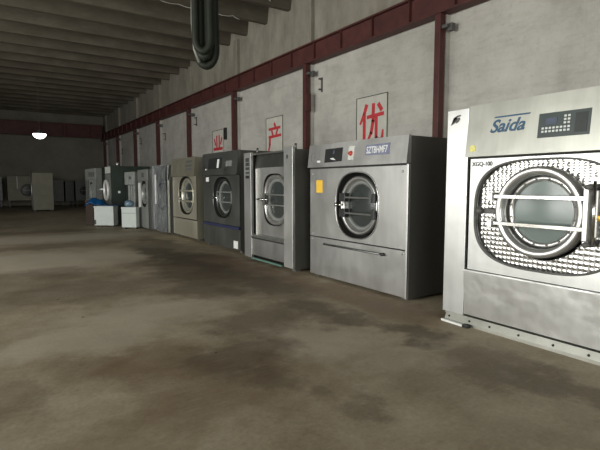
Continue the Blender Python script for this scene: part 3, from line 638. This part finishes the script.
# --- seventh: narrow grey machine with half-open door
X, Ya, Yb = 4.1, 14.72, 15.8
r = washer_base(X, Ya, Yb, 1.9, 1.6, 'seventh washer from the right, narrow grey front with pale upright door edge', side='grey_dark', gap=0.04)
Wd = Yb - Ya
MB().box(-0.01, 0.03, 0.0, Wd, 1.55, 1.9, 0.004).build('header_panel', M['grey_old'], r)
hole = superell(0.33, 0.42, 2.6)
MB().holed(0.0, Wd, 0.05, 1.54, 0.42, 1.13, hole, 0.0, 0.012).build('front_panel', M['grey_old'], r)
MB().lathe(0.42, 1.13, [(0.008, 1.004), (0.195, 1.004), (0.195, 0.5)], 64, shape=hole).build('recess', M['gap'], r)
lathe_door(r, 0.38, 1.13, 0.32, 0.25, 0.0, 'grey_old'); drum(r, 0.42, 1.13, 0.32, 0.21, 0.6)
MB().box(-0.06, 0.0, 0.80, 0.86, 0.70, 1.48, 0.006).build('door_handle', M['white'], r)
MB().box(-0.016, 0.0, 0.35, 0.6, 1.65, 1.80).build('control_panel', M['grey_dark'], r)

# --- eighth: pale tall machine behind the white box
X, Ya, Yb = 4.02, 15.95, 17.2
r = washer_base(X, Ya, Yb, 1.85, 1.4, 'narrow pale dryer between the seventh washer and the dark green dryer', name='tumble_dryer', side='grey_dark', gap=0.04, group='dryers along the right wall')
Wd = Yb - Ya
MB().box(-0.02, 0.03, 0.0, Wd, 1.42, 1.85, 0.006).build('header_panel', M['grime_white'], r)
MB().box(-0.028, -0.02, 0.35, 0.6, 1.60, 1.70).build('display', M['grey_dark'], r)
for a, b in ((0.02, 0.20), (0.34, 0.48), (0.64, 0.88)): MB().box(0.0, 0.03, a, b, 0.05, 1.40, 0.004).build('door_panel', M['grime_white'], r)
MB().box(0.03, 0.05, 0.02, Wd - 0.02, 0.05, 1.40).build('inner_panel', M['gap'], r)

# --- dark green dryer
X, Ya, Yb = 3.58, 17.35, 18.95
r = washer_base(X, Ya, Yb, 2.08, 2.4, 'large dark green dryer with pale round door ring behind the blue tarp', name='tumble_dryer', side='green', gap=0.05, group='dryers along the right wall')
Wd = Yb - Ya
MB().box(0.0, 0.03, 0.0, 0.06, 0.06, 2.08).build('edge_strip', M['green'], r)
MB().holed(0.06, 0.98, 0.06, 1.80, 0.55, 1.22, lambda t: 0.30, 0.0, 0.25).build('front_panel', M['grey_mid'], r)
MB().box(0.0, 0.03, 0.06, 0.98, 1.82, 2.06, 0.004).build('header_panel', M['offwhite'], r)
MB().box(0.005, 0.03, 0.98, Wd, 0.06, 2.06).build('green_panel', M['green'], r)
MB().lathe(0.55, 1.22, [(0.0, 0.33), (0.28, 0.33), (0.28, 0)], 40).build('drum', M['gap'], r)
d = MB().lathe(0.55, 1.22, [(-0.01, 0.37), (-0.08, 0.38), (-0.10, 0.36), (-0.10, 0.29), (-0.01, 0.28)], 48, close=True).build('door', M['white_ring'], r)
MB().lathe(0.55, 1.22, [(-0.03, 0.285), (-0.025, 0)], 40).build('door_glass', M['black'], d)
MB().tube([(-0.10, 0.9, 1.25), (-0.13, 1.0, 1.25), (-0.16, 1.22, 1.25)], 0.03).build('door_handle', M['white'], d)
MB().tube([(0.3, 0.3, 2.08), (0.3, 0.3, 2.22)], 0.05).build('pipe_stub', M['steel_light'], r)
m = MB().box(0.22, 0.30, -0.02, 0.0, 1.12, 1.20, 0.006); m.build('white_tag', M['white'], r)

# --- tenth: pale old machine farther back
X, Ya, Yb = 3.7, 20.9, 23.3
r = washer_base(X, Ya, Yb, 2.1, 1.8, 'old pale washer standing beyond the dark green dryer', side='grey_mid', gap=0.3)
Wd = Yb - Ya
MB().box(-0.01, 0.03, 0, Wd, 1.65, 2.1, 0.006).build('header_panel', M['grime_white'], r)
hole = superell(0.42, 0.42, 3)
MB().holed(0, Wd, 0.3, 1.64, 1.0, 1.1, hole, 0.0, 0.012).build('front_panel', M['grime_white'], r)
MB().lathe(1.0, 1.1, [(0.008, 1.004), (0.195, 1.004), (0.195, 0.3)], 64, shape=hole).build('recess', M['gap'], r)
lathe_door(r, 1.0, 1.1, 0.36, 0.28, 0.0, 'grime_white'); drum(r, 1.0, 1.1, 0.36, 0.21, 0.6)
for a in (1.55, 1.95): MB().box(-0.02, 0.0, a, a + 0.18, 0.75, 1.6, 0.005).build('vent_panel', M['grey_dark'], r)
for a in (0.25, 0.7, 1.2): MB().box(-0.018, -0.008, a, a + 0.25, 1.75, 1.95, 0.003).build('control_panel', M['grey_dark'], r)

# ------------------------------------------------------------------ white boxes, tarp, bag, carton
def whitebox(name, loc, rz, w, d_, h, label, mark):
    t = thing(name, loc, label, 'cabinet', rz=rz)
    MB().box(-w / 2, w / 2, 0, d_, 0.05, h, 0.012).build('body', M['box_white'], t)
    MB().box(-w / 2 - 0.008, w / 2 + 0.008, -0.008, d_ + 0.008, h - 0.05, h + 0.004, 0.008).build('lid', M['box_white'], t)
    for x in (-w / 2 + 0.06, w / 2 - 0.06):
        for y in (0.06, d_ - 0.06): MB().box(x - 0.03, x + 0.03, y - 0.03, y + 0.03, 0, 0.055).build('foot', M['black'], t)
    if mark: MB().box(-w / 2 + 0.01, -w / 2 + 0.06, -0.012, 0.0, 0.09, 0.24).build('vent', M['black'], t)
    else: MB().box(-w / 2 + 0.02, w / 2 - 0.02, -0.006, 0.0, h * 0.72, h * 0.74).build('panel_seam', M['grey_mid'], t)
    return t
wa = whitebox('small_cabinet', (3.18, 16.72, 0), R(-36), 0.66, 0.35, 0.70, 'low white cabinet with a blue tarp thrown over its top', True)
wb = whitebox('small_cabinet', (3.70, 15.50, 0), R(-42), 0.50, 0.22, 0.70, 'low white cabinet standing in front of the narrow pale dryer', False)
m = MB(); NU, NV = 34, 20; g = []
for i in range(NU + 1):
    row = []
    for j in range(NV + 1):
        u = -0.62 + 1.09 * i / NU; v = -0.07 + 0.48 * j / NV
        z = 0.725 + 0.02 * noise.noise(Vector((u * 9, v * 9, 0)))
        z += 0.26 * math.exp(-((u + 0.40) / 0.20) ** 2 - ((v - 0.17) / 0.2) ** 2) + 0.13 * math.exp(-((u + 0.12) / 0.12) ** 2 - ((v - 0.17) / 0.16) ** 2) + 0.06 * noise.noise(Vector((u * 6, v * 6, 5))) * (1 if u < 0 else 0.2)
        z = max(z, 0.707)
        row.append(m.bm.verts.new((u, v + 0.02 * noise.noise(Vector((u * 11, v * 7, 9))), z)))
    g.append(row)
for i in range(NU):
    for j in range(NV): f = m.bm.faces.new((g[i][j], g[i + 1][j], g[i + 1][j + 1], g[i][j + 1])); f.smooth = True
tp = tag(m.build('blue_tarp', M['blue']), 'crumpled bright blue tarp heaped on the low white cabinet', 'tarp'); tp.location = (3.18, 16.72, 0); tp.rotation_euler = (0, 0, R(-36))
so = tp.modifiers.new('t', 'SOLIDIFY'); so.thickness = 0.012; so.offset = 1

def sack(m, cx, cy, cz, rx, ry, rz, seed, n=20):
    rings = []
    for i in range(1, n // 2):
        ph = math.pi * i / (n // 2); row = []
        for j in range(n):
            th = 2 * math.pi * j / n; d = Vector((math.sin(ph) * math.cos(th), math.sin(ph) * math.sin(th), -math.cos(ph)))
            k = 1 + 0.22 * noise.noise(d * 2.1 + Vector((seed, 0, 0)))
            row.append(m.bm.verts.new((cx + d.x * rx * k, cy + d.y * ry * k, max(cz + d.z * rz * k, cz - rz * 0.92))))
        rings.append(row)
    for a, b in zip(rings, rings[1:]):
        for j in range(n): f = m.bm.faces.new((a[j], a[(j + 1) % n], b[(j + 1) % n], b[j])); f.smooth = True
    m.bm.faces.new(rings[0][::-1]); m.bm.faces.new(rings[-1])
    return m
M['bluebag'] = plain('pale_blue_plastic', (0.13, 0.20, 0.26), 0.3, 0, 0.4, 12)
o = tag(sack(MB(), 0, 0, 0.10, 0.15, 0.11, 0.115, 4).build('plastic_bag', M['bluebag']), 'pale blue plastic bag sitting on the farther right low white cabinet', 'bag'); o.location = (3.75, 15.60, 0.712); o.rotation_euler = (0, 0, R(-36))
t = thing('cardboard_box', (2.98, 17.8, 0), 'dark brown cardboard box standing behind the blue tarp', 'box', rz=R(-25))
MB().box(-0.13, 0.13, -0.2, 0.2, 0, 0.85, 0.01).build('carton', M['card'], t); MB().box(-0.14, 0.14, -0.21, -0.19, 0.80, 0.89).build('flap', M['card'], t)

# ------------------------------------------------------------------ machines along the far wall (fronts face the camera)
def far_unit(name, x0, x1, y, H, z0, front, side, label, door=None, cat=None, D=1.5):
    r = thing(name, (x1, y, 0), label, cat or ('washing machine' if 'washer' in name else 'cabinet'), rz=R(90), group='machines along the far wall')
    w = x1 - x0
    MB().box(0.03, D, 0, w, z0, H, 0.01).build('cabinet', M[side], r)
    for a in (0.1, D - 0.15):
        for b in (0.06, w - 0.12): MB().box(a, a + 0.06, b, b + 0.06, 0, z0 + 0.01).build('leg', M['grey_dark'], r)
    if door:
        cy, cz, rad = door
        MB().box(0.0, 0.03, 0, w, H - 0.35, H, 0.004).build('header_panel', M[front], r)
        MB().holed(0, w, z0, H - 0.36, cy, cz, lambda t: rad, 0.0, 0.03).build('front_panel', M[front], r)
        d = MB().lathe(cy, cz, [(0.02, rad * 0.96), (-0.05, rad * 0.93), (-0.06, rad * 0.8), (0.02, rad * 0.72)], 40, close=True).build('door', M['grey_dark'], r)
        MB().lathe(cy, cz, [(0.0, rad * 0.74), (-0.02, 0)], 32).build('door_glass', M['black'], d)
        MB().box(-0.07, -0.05, cy - rad * 0.8, cy + rad * 0.8, cz - 0.02, cz + 0.02).build('cross_bar', M['grey_mid'], d)
    else:
        MB().box(0.0, 0.03, 0, w, z0 + 0.02, H * 0.42, 0.006).build('lower_panel', M[front], r); MB().box(0.0, 0.03, 0, w, H * 0.425, H, 0.006).build('upper_panel', M[front], r)
    return r
far_unit('industrial_washer', -1.6, 0.68, 33.8, 1.88, 0.45, 'grey_mid', 'grey_dark', 'dim grey washer cut off at the left edge, against the far wall', (1.2, 1.05, 0.42))
r = far_unit('industrial_washer', 0.95, 2.75, 33.8, 1.92, 0.42, 'tan', 'grey_dark', 'dim washer with a dark round door left of the tall tan cabinet', (0.72, 1.05, 0.40))
for y in (0.28, 1.25): MB().box(-0.03, 0.0, y, y + 0.05, 1.15, 1.9, 0.003).build('trim_strip', M['offwhite'], r)
r = far_unit('tall_cabinet', 1.88, 2.84, 27.9, 2.02, 0.08, 'tan', 'tan', 'tall plain tan cabinet standing out from the far wall row', None, D=1.0)
MB().tube([(-0.02, 0.99, 0.1), (-0.02, 0.99, 2.12)], 0.025).build('pipe', M['steel_light'], r)
far_unit('industrial_washer', 3.3, 4.05, 33.8, 1.70, 0.3, 'grey_dark', 'black', 'almost black narrow machine right of the tall tan cabinet', None, cat='washing machine')
far_unit('industrial_washer', 4.15, 4.65, 33.8, 1.60, 0.3, 'grey_dark', 'black', 'very narrow dark machine between two others on the far wall', None, cat='washing machine')
far_unit('industrial_washer', 4.75, 6.2, 33.8, 1.66, 0.35, 'grey_mid', 'grey_dark', 'grey washer in the far right corner left of the old pale washer', (0.9, 1.0, 0.3))

# ------------------------------------------------------------------ lamp, cable loop, wires
t = thing('pendant_lamp', (2.02, 24.2, 3.68), 'glowing white dome lamp hanging before the far wall', 'lamp')
lm, nt, b = new_mat('lit_lamp_glass'); b.inputs['Emission Color'].default_value = (1, 0.99, 0.95, 1); b.inputs['Emission Strength'].default_value = 7.0; b.inputs['Base Color'].default_value = (0.9, 0.9, 0.9, 1)
def lathe_z(prof, n=32):
    m = MB().lathe(0, 0, prof, n)
    for v in m.bm.verts: v.co = Vector((v.co.y, v.co.z, v.co.x))
    return m
lathe_z([(0.0, 0.27), (-0.06, 0.26), (-0.14, 0.20), (-0.20, 0.10), (-0.215, 0)]).build('lamp_glass', lm, t)
lathe_z([(0.0, 0.27), (0.02, 0.29), (0.03, 0.28), (0.10, 0.10), (0.18, 0.06), (0.20, 0)]).build('lamp_shade', M['grey_dark'], t)
MB().tube([(0, 0, 0.19), (0, 0, 2.522)], 0.008).build('cord', M['grey_dark'], t)

t = thing('cable_loop', (2.54, 6.13, 6.195), 'loop of thick black cables hanging from the ceiling at the top', 'cable')
def uloop(w, zb, off, rad, mat, ang, drift=0.0):
    pts = []; c, s = math.cos(ang), math.sin(ang); wt = w * 0.8
    for k in range(9): pts.append((-wt / 2 - (w - wt) / 2 * k / 8, -0.0 + (zb + w * 0.9) * k / 8))
    for k in range(1, 12):
        a = math.pi + math.pi * k / 12; pts.append((w / 2 * math.cos(a), zb + w * 0.9 + w * 0.9 * math.sin(a)))
    for k in range(9): pts.append((w / 2 - (w - wt) / 2 * k / 8, (zb + w * 0.9) * (1 - k / 8)))
    P = []
    for i, (x, z) in enumerate(pts):
        q = drift * math.sin(z * 1.7); P.append((x * c + off * s + q, -x * s + off * c, z))
    MB().tube(P, rad, 12).build('cable_strand', mat, t)
uloop(0.25, -3.15, 0.00, 0.052, M['cable'], R(33), 0.01)
uloop(0.17, -3.11, 0.06, 0.055, M['cable'], R(28), 0.006)
uloop(0.11, -3.05, -0.08, 0.058, M['cable'], R(38), 0.004)
uloop(0.23, -3.10, 0.16, 0.048, M['cable'], R(30), 0.008)
uloop(0.05, -2.98, 0.02, 0.05, M['cable'], R(33), 0.004)
uloop(0.20, -3.00, -0.17, 0.05, M['cable'], R(35), 0.006)
MB().tube([(-0.125, -0.02, 0), (-0.13, 0.0, -1.4), (-0.165, 0.02, -2.2), (-0.175, 0.02, -2.6), (-0.15, 0.02, -2.95), (-0.09, 0.0, -3.12)], 0.022, 10).build('grey_strand', M['cable_grey'], t)
MB().box(-0.2, 0.2, -0.03, 0.03, -0.02, 0.0).build('hanger_plate', M['grey_dark'], t)

def wire(pts, label, rad=0.006):
    c = Vector(pts[0]); m = MB(); P = []
    for a, b in zip(pts, pts[1:]):
        for k in range(6):
            u = k / 6; p = Vector(a).lerp(Vector(b), u); p.z -= 0.05 * math.sin(math.pi * u) * (Vector(a) - Vector(b)).length; P.append(p - c)
    P.append(Vector(pts[-1]) - c); o = tag(m.tube(P, rad, 6).build('loose_wire', M['wire']), label, 'wire', 'loose wires under the ceiling'); o.location = c
wire([(3.35, 11.2, 6.14), (3.92, 12.40, 6.16), (4.42, 12.465, 6.19), (4.88, 12.47, 6.17), (5.48, 12.47, 6.18), (5.75, 12.465, 6.15), (6.0, 12.47, 6.2), (6.2, 12.46, 6.13)], 'pale loose wire running left of and behind the cable loop', 0.010)
wire([(5.65, 11.19, 6.53), (5.83, 11.185, 6.42), (6.0, 11.19, 6.50), (6.13, 11.185, 6.38), (6.34, 11.19, 6.42), (6.5, 11.185, 6.29)], 'pale crooked wire on the ceiling joist right of the cable loop', 0.012)
